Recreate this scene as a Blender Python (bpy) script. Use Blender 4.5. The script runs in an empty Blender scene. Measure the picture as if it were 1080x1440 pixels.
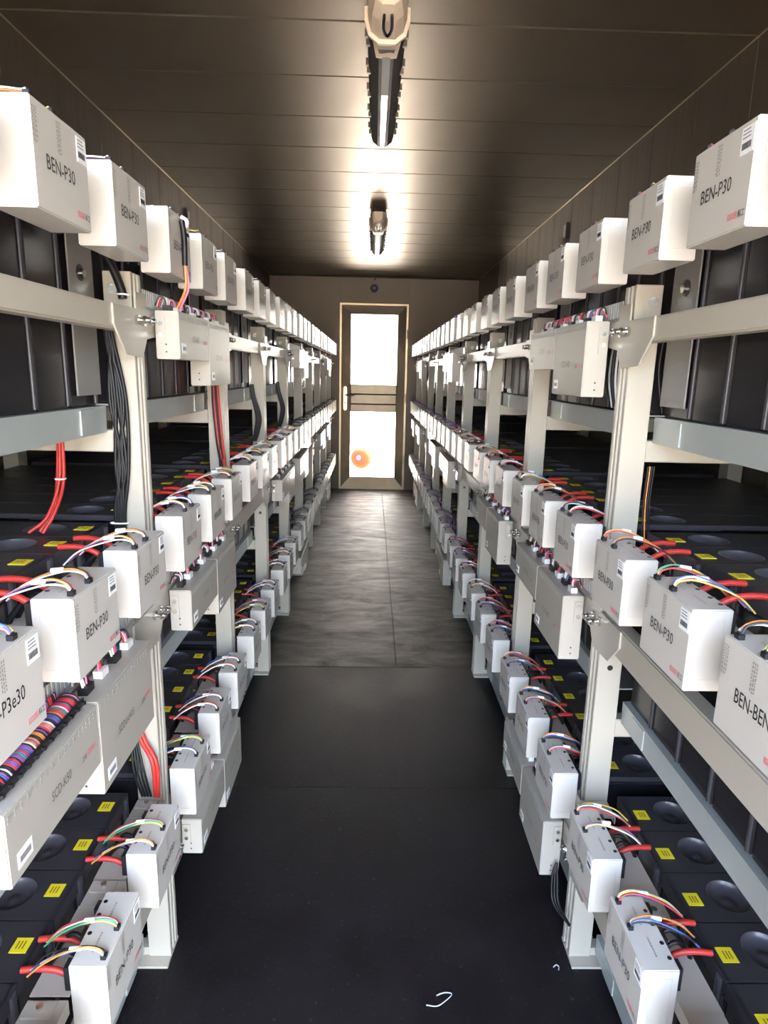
import bpy, bmesh, math, random
from mathutils import Matrix, Vector

random.seed(11)
scene = bpy.context.scene
COL = scene.collection
PI = math.pi

# ------------------------------------------------------------------ camera
cam_d = bpy.data.cameras.new('camera')
cam_d.sensor_fit = 'VERTICAL'
cam_d.sensor_height = 36.0
cam_d.sensor_width = 27.0
cam_d.lens = 22.29
cam_d.clip_start = 0.02
cam = bpy.data.objects.new('camera', cam_d)
cam.matrix_world = Matrix(((0.999582, -0.017397, -0.023111, -0.0225),
                           (-0.018846, 0.214481, -0.976546, 0.0),
                           (0.021946, 0.976573, 0.214063, 1.3254),
                           (0, 0, 0, 1)))
COL.objects.link(cam)
scene.camera = cam

# ------------------------------------------------------------------ sky, exposure
world = bpy.data.worlds.new('sky')
scene.world = world
world.use_nodes = True
wn = world.node_tree
for n in list(wn.nodes):
    wn.nodes.remove(n)
wo = wn.nodes.new('ShaderNodeOutputWorld')
bg = wn.nodes.new('ShaderNodeBackground')
sky = wn.nodes.new('ShaderNodeTexSky')
sky.sky_type = 'NISHITA'
sky.sun_disc = False
SUN_DIR = Vector((-0.55, 0.01, -0.835)).normalized()      # the way the sunlight travels
sky.sun_elevation = math.asin(-SUN_DIR.z)
sky.sun_rotation = math.atan2(-SUN_DIR.x, -SUN_DIR.y)
sky.air_density = 1.0
sky.dust_density = 6.0
sky.ozone_density = 1.0
bg.inputs['Strength'].default_value = 7.0
wn.links.new(sky.outputs['Color'], bg.inputs['Color'])
wn.links.new(bg.outputs['Background'], wo.inputs['Surface'])

vs = scene.view_settings
vs.view_transform = 'Standard'
vs.look = 'None'
vs.gamma = 1.0
vs.exposure = 0.2
vs.use_curve_mapping = False

sun_d = bpy.data.lights.new('sun', 'SUN')
sun_d.energy = 35.0
sun_d.angle = math.radians(0.6)
sun_d.color = (1.0, 0.87, 0.69)
sun = bpy.data.objects.new('sun', sun_d)
sun.rotation_euler = SUN_DIR.to_track_quat('-Z', 'Y').to_euler()
sun.location = (6, -3, 10)
COL.objects.link(sun)

Y0, YB = -1.3, 7.29          # open end, door wall
XL, XR, H = -1.152, 1.135, 2.35


def portal(name, loc, rot, sx, sy):
    # sky portal: guides the sampling of the sky through an opening, gives off no light itself
    l = bpy.data.lights.new(name, 'AREA')
    l.shape = 'RECTANGLE'
    l.size, l.size_y = sx, sy
    l.cycles.is_portal = True
    o = bpy.data.objects.new(name, l)
    o.location = loc
    o.rotation_euler = rot
    COL.objects.link(o)
    return o


portal('sky_portal_entrance', (0, Y0 - 0.03, 1.17), (PI / 2, 0, PI), 2.26, 2.32)
portal('sky_portal_upper_pane', (0, YB + 0.10, 1.575), (PI / 2, 0, 0), 0.52, 0.77)
portal('sky_portal_lower_pane', (0, YB + 0.10, 0.512), (PI / 2, 0, 0), 0.52, 0.76)


# ------------------------------------------------------------------ materials
def mat(name, col, rough=0.5, metal=0.0, spec=0.5, noise=0.0, nscale=20.0, bump=0.0, bscale=200.0,
        coat=0.0, rvar=0.0, stretch=None):
    m = bpy.data.materials.new(name)
    m.use_nodes = True
    nt = m.node_tree
    b = nt.nodes['Principled BSDF']
    b.inputs['Base Color'].default_value = (*col, 1)
    b.inputs['Roughness'].default_value = rough
    b.inputs['Metallic'].default_value = metal
    b.inputs['Specular IOR Level'].default_value = spec
    if coat:
        b.inputs['Coat Weight'].default_value = coat
        b.inputs['Coat Roughness'].default_value = 0.12
    tc = nt.nodes.new('ShaderNodeTexCoord')
    vec = tc.outputs['Object']
    if stretch:
        mp = nt.nodes.new('ShaderNodeMapping')
        mp.inputs['Scale'].default_value = stretch
        nt.links.new(vec, mp.inputs['Vector'])
        vec = mp.outputs['Vector']
    if noise or rvar:
        nz = nt.nodes.new('ShaderNodeTexNoise')
        nz.inputs['Scale'].default_value = nscale
        nz.inputs['Detail'].default_value = 6
        nt.links.new(vec, nz.inputs['Vector'])
        if noise:
            mx = nt.nodes.new('ShaderNodeMix')
            mx.data_type = 'RGBA'
            mx.inputs['A'].default_value = (*[c * (1 - noise) for c in col], 1)
            mx.inputs['B'].default_value = (*[min(1, c * (1 + noise)) for c in col], 1)
            nt.links.new(nz.outputs['Fac'], mx.inputs['Factor'])
            nt.links.new(mx.outputs['Result'], b.inputs['Base Color'])
        if rvar:
            mr = nt.nodes.new('ShaderNodeMapRange')
            mr.inputs['From Min'].default_value = 0.3
            mr.inputs['From Max'].default_value = 0.7
            mr.inputs['To Min'].default_value = rough - rvar
            mr.inputs['To Max'].default_value = rough + rvar
            nt.links.new(nz.outputs['Fac'], mr.inputs['Value'])
            nt.links.new(mr.outputs['Result'], b.inputs['Roughness'])
    if bump:
        n2 = nt.nodes.new('ShaderNodeTexNoise')
        n2.inputs['Scale'].default_value = bscale
        n2.inputs['Detail'].default_value = 3
        nt.links.new(vec, n2.inputs['Vector'])
        bp = nt.nodes.new('ShaderNodeBump')
        bp.inputs['Strength'].default_value = bump
        bp.inputs['Distance'].default_value = 0.002
        nt.links.new(n2.outputs['Fac'], bp.inputs['Height'])
        nt.links.new(bp.outputs['Normal'], b.inputs['Normal'])
    return m


M = {}
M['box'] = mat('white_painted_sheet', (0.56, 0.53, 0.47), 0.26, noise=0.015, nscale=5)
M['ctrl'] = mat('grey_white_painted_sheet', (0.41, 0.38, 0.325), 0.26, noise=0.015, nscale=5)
M['rack'] = mat('rack_cream_paint', (0.44, 0.405, 0.33), 0.28, noise=0.02, nscale=6)
M['rail'] = mat('galvanised_rail', (0.40, 0.435, 0.41), 0.30, metal=0.25, noise=0.04, nscale=30)
M['duct'] = mat('grey_plastic_duct', (0.42, 0.41, 0.38), 0.5)
M['plate'] = mat('dull_grey_plate', (0.20, 0.195, 0.18), 0.4)
M['steel'] = mat('bolt_steel', (0.75, 0.74, 0.70), 0.22, metal=1.0)
M['battery'] = mat('dark_battery_case', (0.034, 0.032, 0.037), 0.36, noise=0.08, nscale=6)
M['case'] = mat('black_battery_case', (0.016, 0.015, 0.017), 0.22)
M['dish'] = mat('dark_dish_plastic', (0.055, 0.052, 0.060), 0.30)
M['yellow'] = mat('yellow_label', (0.80, 0.66, 0.02), 0.5)
M['label_print'] = mat('label_print', (0.25, 0.17, 0.02), 0.6)
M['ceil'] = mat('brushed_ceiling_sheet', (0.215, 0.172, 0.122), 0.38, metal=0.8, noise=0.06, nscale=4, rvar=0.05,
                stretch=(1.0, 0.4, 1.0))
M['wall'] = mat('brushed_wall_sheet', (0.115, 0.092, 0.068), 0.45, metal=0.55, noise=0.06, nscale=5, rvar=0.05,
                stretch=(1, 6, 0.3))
M['groove'] = mat('dark_backing', (0.03, 0.027, 0.022), 0.7)
M['trim'] = mat('aluminium_trim', (0.56, 0.44, 0.29), 0.3, metal=0.8)
M['alu'] = mat('door_aluminium', (0.46, 0.385, 0.285), 0.36, metal=0.8, noise=0.15, nscale=9)
M['alu_dark'] = mat('door_rail_aluminium', (0.19, 0.155, 0.11), 0.30, metal=0.7, noise=0.25, nscale=7)
M['brass'] = mat('handle_brass', (0.80, 0.62, 0.36), 0.2, metal=1.0)
M['black'] = mat('black_plastic', (0.012, 0.012, 0.013), 0.4)
M['cable'] = mat('black_cable', (0.006, 0.006, 0.007), 0.45, spec=0.35)
M['redcable'] = mat('red_cable', (0.48, 0.03, 0.022), 0.45)
M['white'] = mat('white_plastic', (0.86, 0.85, 0.82), 0.35)
M['sticker'] = mat('sticker_paper', (0.88, 0.88, 0.86), 0.45)
M['ink'] = mat('black_ink', (0.02, 0.018, 0.018), 0.5)
M['greyink'] = mat('grey_ink', (0.24, 0.225, 0.21), 0.5)
M['legend'] = mat('legend_ink', (0.27, 0.27, 0.235), 0.5)
M['redink'] = mat('red_ink', (0.72, 0.10, 0.13), 0.5)
M['w_white'] = mat('wire_white', (0.85, 0.83, 0.80), 0.4)
M['w_yellow'] = mat('wire_yellow', (0.80, 0.58, 0.12), 0.4)
M['w_purple'] = mat('wire_purple', (0.26, 0.10, 0.34), 0.4)
M['w_blue'] = mat('wire_blue', (0.06, 0.14, 0.45), 0.4)
M['w_red'] = mat('wire_red', (0.62, 0.05, 0.06), 0.4)
M['w_green'] = mat('wire_green', (0.05, 0.30, 0.16), 0.4)
M['w_orange'] = mat('wire_orange', (0.75, 0.26, 0.06), 0.4)
M['w_black'] = mat('wire_black', (0.02, 0.02, 0.022), 0.4)
M['w_pink'] = mat('wire_pink', (0.70, 0.22, 0.36), 0.4)
M['lampcap'] = mat('lamp_cream_cap', (0.85, 0.68, 0.50), 0.35)
M['lampdark'] = mat('lamp_smoked_cover', (0.06, 0.055, 0.055), 0.55, spec=0.2)
M['lampglass'] = mat('lamp_polished_strip', (0.80, 0.78, 0.74), 0.05, metal=1.0)
M['clip'] = mat('lamp_clip', (0.10, 0.085, 0.07), 0.4, metal=0.4)
M['lampgrey'] = mat('lamp_grey_reflection', (0.20, 0.19, 0.18), 0.5)
M['paper'] = mat('paper_scrap', (0.42, 0.42, 0.43), 0.7)
M['orange'] = mat('orange_red_plastic', (0.44, 0.045, 0.02), 0.9, spec=0.05, noise=0.25, nscale=12)
M['asphalt'] = mat('light_dimming_asphalt', (0.28, 0.258, 0.22), 0.9, noise=0.1, nscale=3)
M['bounce_white'] = mat('bounce_wall_white', (0.84, 0.82, 0.78), 0.9, noise=0.05, nscale=1.5)
M['concrete'] = mat('pale_concrete', (0.70, 0.68, 0.63), 0.9, noise=0.1, nscale=2)


def floor_material():
    m = bpy.data.materials.new('black_ribbed_floor')
    m.use_nodes = True
    nt = m.node_tree
    b = nt.nodes['Principled BSDF']
    b.inputs['Specular IOR Level'].default_value = 0.16
    tc = nt.nodes.new('ShaderNodeTexCoord')
    nz = nt.nodes.new('ShaderNodeTexNoise')
    nz.inputs['Scale'].default_value = 3.5
    nz.inputs['Detail'].default_value = 9
    nz.inputs['Roughness'].default_value = 0.65
    nt.links.new(tc.outputs['Object'], nz.inputs['Vector'])
    nf = nt.nodes.new('ShaderNodeTexNoise')
    nf.inputs['Scale'].default_value = 90
    nf.inputs['Detail'].default_value = 4
    nt.links.new(tc.outputs['Object'], nf.inputs['Vector'])
    cr = nt.nodes.new('ShaderNodeValToRGB')
    cr.color_ramp.elements[0].position = 0.25
    cr.color_ramp.elements[0].color = (0.005, 0.0042, 0.0048, 1)
    cr.color_ramp.elements[1].position = 0.70
    cr.color_ramp.elements[1].color = (0.015, 0.0125, 0.0135, 1)
    nt.links.new(nz.outputs['Fac'], cr.inputs['Fac'])
    sp = nt.nodes.new('ShaderNodeValToRGB')          # pale scuffs
    sp.color_ramp.elements[0].position = 0.64
    sp.color_ramp.elements[0].color = (0, 0, 0, 1)
    sp.color_ramp.elements[1].position = 0.74
    sp.color_ramp.elements[1].color = (0.03, 0.028, 0.03, 1)
    nt.links.new(nf.outputs['Fac'], sp.inputs['Fac'])
    ad = nt.nodes.new('ShaderNodeMix')
    ad.data_type = 'RGBA'
    ad.blend_type = 'ADD'
    ad.inputs['Factor'].default_value = 1.0
    nt.links.new(cr.outputs['Color'], ad.inputs['A'])
    nt.links.new(sp.outputs['Color'], ad.inputs['B'])
    nt.links.new(ad.outputs['Result'], b.inputs['Base Color'])
    mr = nt.nodes.new('ShaderNodeMapRange')
    mr.inputs['From Min'].default_value = 0.3
    mr.inputs['From Max'].default_value = 0.7
    mr.inputs['To Min'].default_value = 0.36
    mr.inputs['To Max'].default_value = 0.58
    nt.links.new(nz.outputs['Fac'], mr.inputs['Value'])
    nt.links.new(mr.outputs['Result'], b.inputs['Roughness'])
    wv = nt.nodes.new('ShaderNodeTexWave')
    wv.bands_direction = 'X'
    wv.inputs['Scale'].default_value = 55
    wv.inputs['Distortion'].default_value = 0.2
    nt.links.new(tc.outputs['Object'], wv.inputs['Vector'])
    mm = nt.nodes.new('ShaderNodeMath')
    mm.operation = 'MULTIPLY_ADD'
    mm.inputs[1].default_value = 0.5
    nt.links.new(wv.outputs['Fac'], mm.inputs[0])
    nt.links.new(nf.outputs['Fac'], mm.inputs[2])
    bp = nt.nodes.new('ShaderNodeBump')
    bp.inputs['Strength'].default_value = 0.25
    bp.inputs['Distance'].default_value = 0.003
    nt.links.new(mm.outputs['Value'], bp.inputs['Height'])
    nt.links.new(bp.outputs['Normal'], b.inputs['Normal'])
    return m




def worn_floor_material():
    """dusty, scuffed floor sheet beyond the cross joint"""
    m = bpy.data.materials.new('worn_grey_floor')
    m.use_nodes = True
    nt = m.node_tree
    b = nt.nodes['Principled BSDF']
    b.inputs['Specular IOR Level'].default_value = 0.30
    tc = nt.nodes.new('ShaderNodeTexCoord')
    mp = nt.nodes.new('ShaderNodeMapping')
    mp.inputs['Scale'].default_value = (1.6, 4.5, 1.0)
    nt.links.new(tc.outputs['Object'], mp.inputs['Vector'])
    nz = nt.nodes.new('ShaderNodeTexNoise')
    nz.inputs['Scale'].default_value = 2.2
    nz.inputs['Detail'].default_value = 11
    nz.inputs['Roughness'].default_value = 0.72
    nz.inputs['Distortion'].default_value = 0.6
    nt.links.new(mp.outputs['Vector'], nz.inputs['Vector'])
    cr = nt.nodes.new('ShaderNodeValToRGB')
    cr.color_ramp.elements[0].position = 0.36
    cr.color_ramp.elements[0].color = (0.010, 0.0085, 0.0065, 1)
    cr.color_ramp.elements[1].position = 0.66
    cr.color_ramp.elements[1].color = (0.085, 0.074, 0.055, 1)
    nt.links.new(nz.outputs['Fac'], cr.inputs['Fac'])
    nt.links.new(cr.outputs['Color'], b.inputs['Base Color'])
    mr = nt.nodes.new('ShaderNodeMapRange')
    mr.inputs['From Min'].default_value = 0.3
    mr.inputs['From Max'].default_value = 0.7
    mr.inputs['To Min'].default_value = 0.68
    mr.inputs['To Max'].default_value = 0.44
    nt.links.new(nz.outputs['Fac'], mr.inputs['Value'])
    nt.links.new(mr.outputs['Result'], b.inputs['Roughness'])
    bp = nt.nodes.new('ShaderNodeBump')
    bp.inputs['Strength'].default_value = 0.5
    bp.inputs['Distance'].default_value = 0.004
    nt.links.new(nz.outputs['Fac'], bp.inputs['Height'])
    nt.links.new(bp.outputs['Normal'], b.inputs['Normal'])
    return m


M['wornfloor'] = worn_floor_material()
M['floor'] = floor_material()


def glass_material():
    m = bpy.data.materials.new('door_pane_glass')
    m.use_nodes = True
    nt = m.node_tree
    for n in list(nt.nodes):
        nt.nodes.remove(n)
    o = nt.nodes.new('ShaderNodeOutputMaterial')
    tr = nt.nodes.new('ShaderNodeBsdfTransparent')
    tr.inputs['Color'].default_value = (0.95, 0.95, 0.93, 1)
    gl = nt.nodes.new('ShaderNodeBsdfGlossy')
    gl.inputs['Roughness'].default_value = 0.03
    fr = nt.nodes.new('ShaderNodeFresnel')
    mx = nt.nodes.new('ShaderNodeMixShader')
    nt.links.new(fr.outputs['Fac'], mx.inputs['Fac'])
    nt.links.new(tr.outputs['BSDF'], mx.inputs[1])
    nt.links.new(gl.outputs['BSDF'], mx.inputs[2])
    nt.links.new(mx.outputs['Shader'], o.inputs['Surface'])
    return m


M['glass'] = glass_material()


# ------------------------------------------------------------------ mesh helpers
class MB:
    def __init__(self):
        self.v, self.f, self.mi, self.mats, self.sm = [], [], [], [], []

    def _m(self, m):
        if m is None:
            return 0
        if m not in self.mats:
            self.mats.append(m)
        return self.mats.index(m)

    def add(self, vs, fs, m=None, smooth=False):
        k = len(self.v)
        self.v += [tuple(p) for p in vs]
        i = self._m(m)
        for f in fs:
            self.f.append([k + a for a in f])
            self.mi.append(i)
            self.sm.append(smooth)
        return self

    def box(self, x0, x1, y0, y1, z0, z1, m=None):
        return self.add([(x0, y0, z0), (x1, y0, z0), (x1, y1, z0), (x0, y1, z0),
                         (x0, y0, z1), (x1, y0, z1), (x1, y1, z1), (x0, y1, z1)],
                        [(0, 3, 2, 1), (4, 5, 6, 7), (0, 1, 5, 4), (1, 2, 6, 5), (2, 3, 7, 6), (3, 0, 4, 7)], m)

    def prism(self, poly, axis, a0, a1, m=None):
        """poly: 2D points in the two remaining axes (x,y,z order); extruded from a0 to a1 along axis"""
        n = len(poly)

        def P(p, a):
            if axis == 'x':
                return (a, p[0], p[1])
            if axis == 'y':
                return (p[0], a, p[1])
            return (p[0], p[1], a)
        vs = [P(p, a0) for p in poly] + [P(p, a1) for p in poly]
        fs = [tuple(range(n))[::-1], tuple(range(n, 2 * n))]
        fs += [(i, (i + 1) % n, n + (i + 1) % n, n + i) for i in range(n)]
        return self.add(vs, fs, m)

    def cyl(self, p0, p1, r, n=12, m=None, r1=None, smooth=True):
        return self.tube([p0, p1], r, n, m, r1=r1, smooth=smooth)

    def tube(self, pts, r, n=6, m=None, r1=None, smooth=True, caps=True):
        pts = [Vector(p) for p in pts]
        k = len(pts)
        vs, fs = [], []
        up = Vector((0, 0, 1))
        pn = None
        for i, p in enumerate(pts):
            t = (pts[min(i + 1, k - 1)] - pts[max(i - 1, 0)]).normalized()
            if pn is None:
                a = t.cross(up)
                if a.length < 1e-3:
                    a = t.cross(Vector((1, 0, 0)))
                a.normalize()
            else:
                a = pn - t * pn.dot(t)
                a.normalize()
            pn = a
            bb = t.cross(a)
            rr = r if r1 is None else r + (r1 - r) * i / (k - 1)
            for j in range(n):
                c, s = math.cos(2 * PI * j / n), math.sin(2 * PI * j / n)
                vs.append(p + a * (rr * c) + bb * (rr * s))
        for i in range(k - 1):
            for j in range(n):
                fs.append((i * n + j, i * n + (j + 1) % n, (i + 1) * n + (j + 1) % n, (i + 1) * n + j))
        self.add(vs, fs, m, smooth)
        if caps:
            self.add(vs[:n], [tuple(range(n))], m)
            self.add(vs[-n:], [tuple(range(n))[::-1]], m)
        return self

    def mesh(self, name, m=None):
        me = bpy.data.meshes.new(name)
        me.from_pydata(self.v, [], self.f)
        if m is not None and not self.mats:
            me.materials.append(M[m])
        for k in self.mats:
            me.materials.append(M[k])
        me.polygons.foreach_set('material_index', self.mi)
        me.polygons.foreach_set('use_smooth', self.sm)
        bm = bmesh.new()
        bm.from_mesh(me)
        bmesh.ops.recalc_face_normals(bm, faces=bm.faces)
        bm.to_mesh(me)
        bm.free()
        me.update()
        return me


def bevel_mesh(me, w=0.0015, seg=1):
    bm = bmesh.new()
    bm.from_mesh(me)
    bmesh.ops.remove_doubles(bm, verts=bm.verts, dist=1e-6)
    es = [e for e in bm.edges if e.is_manifold and e.calc_face_angle(0) > 0.5]
    bmesh.ops.bevel(bm, geom=es, offset=w, segments=seg, affect='EDGES', clamp_overlap=True)
    bm.to_mesh(me)
    bm.free()
    me.update()
    return me


def obj(name, me, parent=None, loc=None, rot=None):
    o = bpy.data.objects.new(name, me)
    COL.objects.link(o)
    if parent is not None:
        o.parent = parent
    if loc is not None:
        o.location = loc
    if rot is not None:
        o.rotation_euler = rot
    return o


def empty(name, loc=(0, 0, 0), rz=0.0):
    o = bpy.data.objects.new(name, None)
    o.empty_display_size = 0.05
    o.location = loc
    o.rotation_euler = (0, 0, rz)
    COL.objects.link(o)
    return o


def tag(o, label, cat, group=None):
    o['label'] = label
    o['category'] = cat
    if group:
        o['group'] = group
    return o


def struct(o, label=None):
    o['kind'] = 'structure'
    if label:
        o['label'] = label
    return o


def arc(pts, n=10):
    """Catmull-Rom through pts"""
    P = [Vector(p) for p in pts]
    P = [2 * P[0] - P[1]] + P + [2 * P[-1] - P[-2]]
    out = []
    for i in range(1, len(P) - 2):
        for k in range(n):
            t = k / n
            a, b, c, d = P[i - 1], P[i], P[i + 1], P[i + 2]
            out.append(0.5 * ((2 * b) + (c - a) * t + (2 * a - 5 * b + 4 * c - d) * t * t + (3 * b - a - 3 * c + d) * t ** 3))
    out.append(P[-2])
    return out


def text_shape(body, height, width=None, bold=0.0):
    """lettering as flat outline faces: list of verts (a, b) and faces, a from 0 to width"""
    cu = bpy.data.curves.new('lettering', 'FONT')
    cu.body = body
    cu.size = 1.0
    cu.resolution_u = 2
    cu.offset = bold
    o = bpy.data.objects.new('lettering', cu)
    COL.objects.link(o)
    dg = bpy.context.evaluated_depsgraph_get()
    me = o.evaluated_get(dg).to_mesh()
    vs = [(v.co.x, v.co.y) for v in me.vertices]
    fs = [tuple(p.vertices) for p in me.polygons]
    o.evaluated_get(dg).to_mesh_clear()
    bpy.data.objects.remove(o)
    if not vs:
        return [], [], 0
    x0, x1 = min(v[0] for v in vs), max(v[0] for v in vs)
    y0, y1 = min(v[1] for v in vs), max(v[1] for v in vs)
    sy = height / (y1 - y0)
    sx = sy if width is None else width / (x1 - x0)
    return [((v[0] - x0) * sx, (v[1] - y0) * sy) for v in vs], fs, (x1 - x0) * sx


def letter_mesh(name, body, height, width, y, z, x, m, bold=0.0):
    """text on a +x facing plane, reading along +y"""
    vs, fs, w = text_shape(body, height, width, bold)
    b = MB()
    b.add([(x, y + a, z + c) for a, c in vs], fs, m)
    me = bpy.data.meshes.new(name)
    me.from_pydata(b.v, [], b.f)
    me.materials.append(M[m])
    me.update()
    # turn every face towards +x
    bm = bmesh.new()
    bm.from_mesh(me)
    for f in bm.faces:
        if f.normal.x < 0:
            f.normal_flip()
    bm.to_mesh(me)
    bm.free()
    return me


def make(parts, name, loc, rz, parent=None):
    """instance of a thing: an Empty at its base with its parts (and their sub-parts) sharing mesh data"""
    r = empty(name, loc, rz)
    for p in parts:
        c = obj(p[0], p[1], r)
        if len(p) > 3 and p[3]:
            c['label'] = p[3]
        if len(p) > 2:
            for s in p[2]:
                obj(s[0], s[1], c)
    return r


ORD = ['', 'first', 'second', 'third', 'fourth', 'fifth', 'sixth', 'seventh', 'eighth', 'ninth', 'tenth']
BAY = 0.7113
P1 = 1.213
NB = 9


def PY(i):
    return P1 + BAY * (i - 1)


def bayphrase(n):
    return 'before the nearest post' if n == 0 else 'between %s and %s posts' % (ORD[n], ORD[n + 1])


SIDES = ((-1, 'left', 0.0), (1, 'right', PI))

# ------------------------------------------------------------------ room shell
# floor: base slab with separate plates
fl = struct(obj('floor', MB().box(XL, XR, Y0, YB, -0.10, -0.006).mesh('floor', 'groove')))
seamx = 0.115
for (ya, yb) in ((Y0, 1.835), (1.835, 2.704), (2.704, YB)):
    cuts = [XL, XR] if ya < 2.7 else [XL, seamx, XR]
    for xa, xb in zip(cuts[:-1], cuts[1:]):
        b = MB().box(xa + 0.0015, xb - 0.0015, ya + 0.002, yb - 0.002, -0.006, 0.0)
        obj('floor_plate', bevel_mesh(b.mesh('floor_plate', 'floor' if ya < 2.7 else 'wornfloor'), 0.001), fl)

# ceiling with cross panels
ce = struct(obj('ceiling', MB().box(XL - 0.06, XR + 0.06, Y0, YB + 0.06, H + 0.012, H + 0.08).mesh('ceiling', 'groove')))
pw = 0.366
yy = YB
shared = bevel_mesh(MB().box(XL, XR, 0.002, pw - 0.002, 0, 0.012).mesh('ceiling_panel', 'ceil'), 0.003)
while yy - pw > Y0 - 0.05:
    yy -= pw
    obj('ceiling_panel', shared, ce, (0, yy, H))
# side walls with upright panels
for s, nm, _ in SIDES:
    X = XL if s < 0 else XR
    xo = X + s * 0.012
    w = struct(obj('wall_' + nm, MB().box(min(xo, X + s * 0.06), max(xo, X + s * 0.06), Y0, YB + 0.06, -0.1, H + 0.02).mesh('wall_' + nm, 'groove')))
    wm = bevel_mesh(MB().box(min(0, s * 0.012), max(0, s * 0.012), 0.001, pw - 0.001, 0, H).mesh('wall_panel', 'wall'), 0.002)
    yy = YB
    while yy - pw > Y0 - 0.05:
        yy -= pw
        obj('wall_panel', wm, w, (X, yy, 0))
    # angle trim along ceiling
    b = MB()
    b.prism([(X, H - 0.004), (X - s * 0.001, H - 0.004), (X - s * 0.001, H - 0.001), (X - s * 0.003, H - 0.001), (X - s * 0.003, H), (X, H)], 'y', Y0, YB)
    struct(obj('trim_%d' % (1 if s < 0 else 2), b.mesh('trim', 'trim')))

# back wall around the door
DX0, DX1, DZ1 = -0.385, 0.373, 2.068
bw = struct(obj('wall_back', MB().box(XL - 0.06, DX0, YB + 0.012, YB + 0.07, -0.1, H + 0.02).box(DX1, XR + 0.06, YB + 0.012, YB + 0.07, -0.1, H + 0.02)
                .box(DX0, DX1, YB + 0.012, YB + 0.07, DZ1, H).mesh('wall_back', 'groove')))
for xa, xb, za in ((XL, DX0, 0), (DX1, XR, 0), (DX0, DX1, DZ1)):
    obj('wall_panel', bevel_mesh(MB().box(xa + 0.001, xb - 0.001, YB, YB + 0.012, za, H - 0.003).mesh('wall_panel', 'wall'), 0.001), bw)
struct(obj('trim_3', MB().box(XL, XR, YB - 0.016, YB, H - 0.016, H).mesh('trim_3', 'groove')))


# ------------------------------------------------------------------ door with two panes
def build_door():
    d = struct(empty('door_1', (0, YB, 0)), 'aluminium door with two glass panes')
    fw = 0.022
    b = MB()      # outer frame
    b.box(DX0, DX0 + fw, -0.012, 0.07, 0, DZ1).box(DX1 - fw, DX1, -0.012, 0.07, 0, DZ1).box(DX0 + fw, DX1 - fw, -0.012, 0.07, DZ1 - fw, DZ1)
    b.box(DX0 + fw, DX1 - fw, -0.012, 0.07, 0, 0.018)
    obj('door_frame', bevel_mesh(b.mesh('door_frame', 'trim'), 0.002), d)
    # leaf: sloping stiles and rails
    x0, x1, z0, z1 = DX0 + fw, DX1 - fw, 0.018, DZ1 - fw
    a0, a1 = -0.258, 0.258
    pz = ((0.135, 0.888), (1.192, 1.955))
    for nm, q in (('door_stile', [(x0, 0.0, z0), (a0, 0.045, pz[0][0]), (a0, 0.045, pz[1][1]), (x0, 0.0, z1)]),
                  ('door_stile', [(x1, 0.0, z0), (a1, 0.045, pz[0][0]), (a1, 0.045, pz[1][1]), (x1, 0.0, z1)]),
                  ('top_rail', [(x0, 0.0, z1), (a0, 0.045, pz[1][1]), (a1, 0.045, pz[1][1]), (x1, 0.0, z1)]),
                  ('bottom_rail', [(x0, 0.0, z0), (a0, 0.045, pz[0][0]), (a1, 0.045, pz[0][0]), (x1, 0.0, z0)])):
        b = MB()
        back = [(p[0], 0.06, p[2]) for p in q]
        b.add(q + back, [(0, 1, 2, 3), (7, 6, 5, 4), (0, 4, 5, 1), (1, 5, 6, 2), (2, 6, 7, 3), (3, 7, 4, 0)])
        obj(nm, b.mesh(nm, 'alu'), d)
    zs = (0.888, 0.975, 1.085, 1.192)
    for za, zb in zip(zs[:-1], zs[1:]):
        b = MB().box(a0, a1, 0.028, 0.06, za + 0.004, zb - 0.004)
        obj('mid_rail_board', bevel_mesh(b.mesh('mid_rail_board', 'alu_dark'), 0.004), d)
    obj('mid_rail_core', MB().box(a0, a1, 0.036, 0.058, 0.888, 1.192).mesh('mid_rail_core', 'groove'), d)
    for za, zb in pz:
        obj('pane', MB().box(a0, a1, 0.052, 0.056, za, zb).mesh('pane', 'glass'), d)
    # handle plate, lever and lock
    hp = []
    for k in range(20):
        t = 2 * PI * k / 20
        hp.append((-0.318 + 0.021 * math.cos(t), 1.035 + (0.105 if math.sin(t) > 0 else -0.105) + 0.03 * math.sin(t)))
    h = obj('handle_plate', MB().prism(hp, 'y', -0.004, 0.03, 'brass').mesh('handle_plate'), d)
    b = MB().cyl((-0.318, 0.0, 1.075), (-0.318, -0.045, 1.075), 0.011, 12, 'brass')
    b.tube([(-0.318, -0.045, 1.075), (-0.28, -0.048, 1.075), (-0.215, -0.045, 1.07)], 0.009, 10, 'clip')
    obj('lever', b.mesh('lever'), h)
    obj('keyhole', MB().cyl((-0.318, -0.005, 0.985), (-0.318, -0.009, 0.985), 0.008, 12, 'black').mesh('keyhole'), h)
    # hinges on the other side
    for z in (0.35, 1.05, 1.75):
        obj('hinge', MB().cyl((x1 + 0.012, -0.018, z - 0.05), (x1 + 0.012, -0.018, z + 0.05), 0.008, 10, 'alu').mesh('hinge'), d)


build_door()

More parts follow.
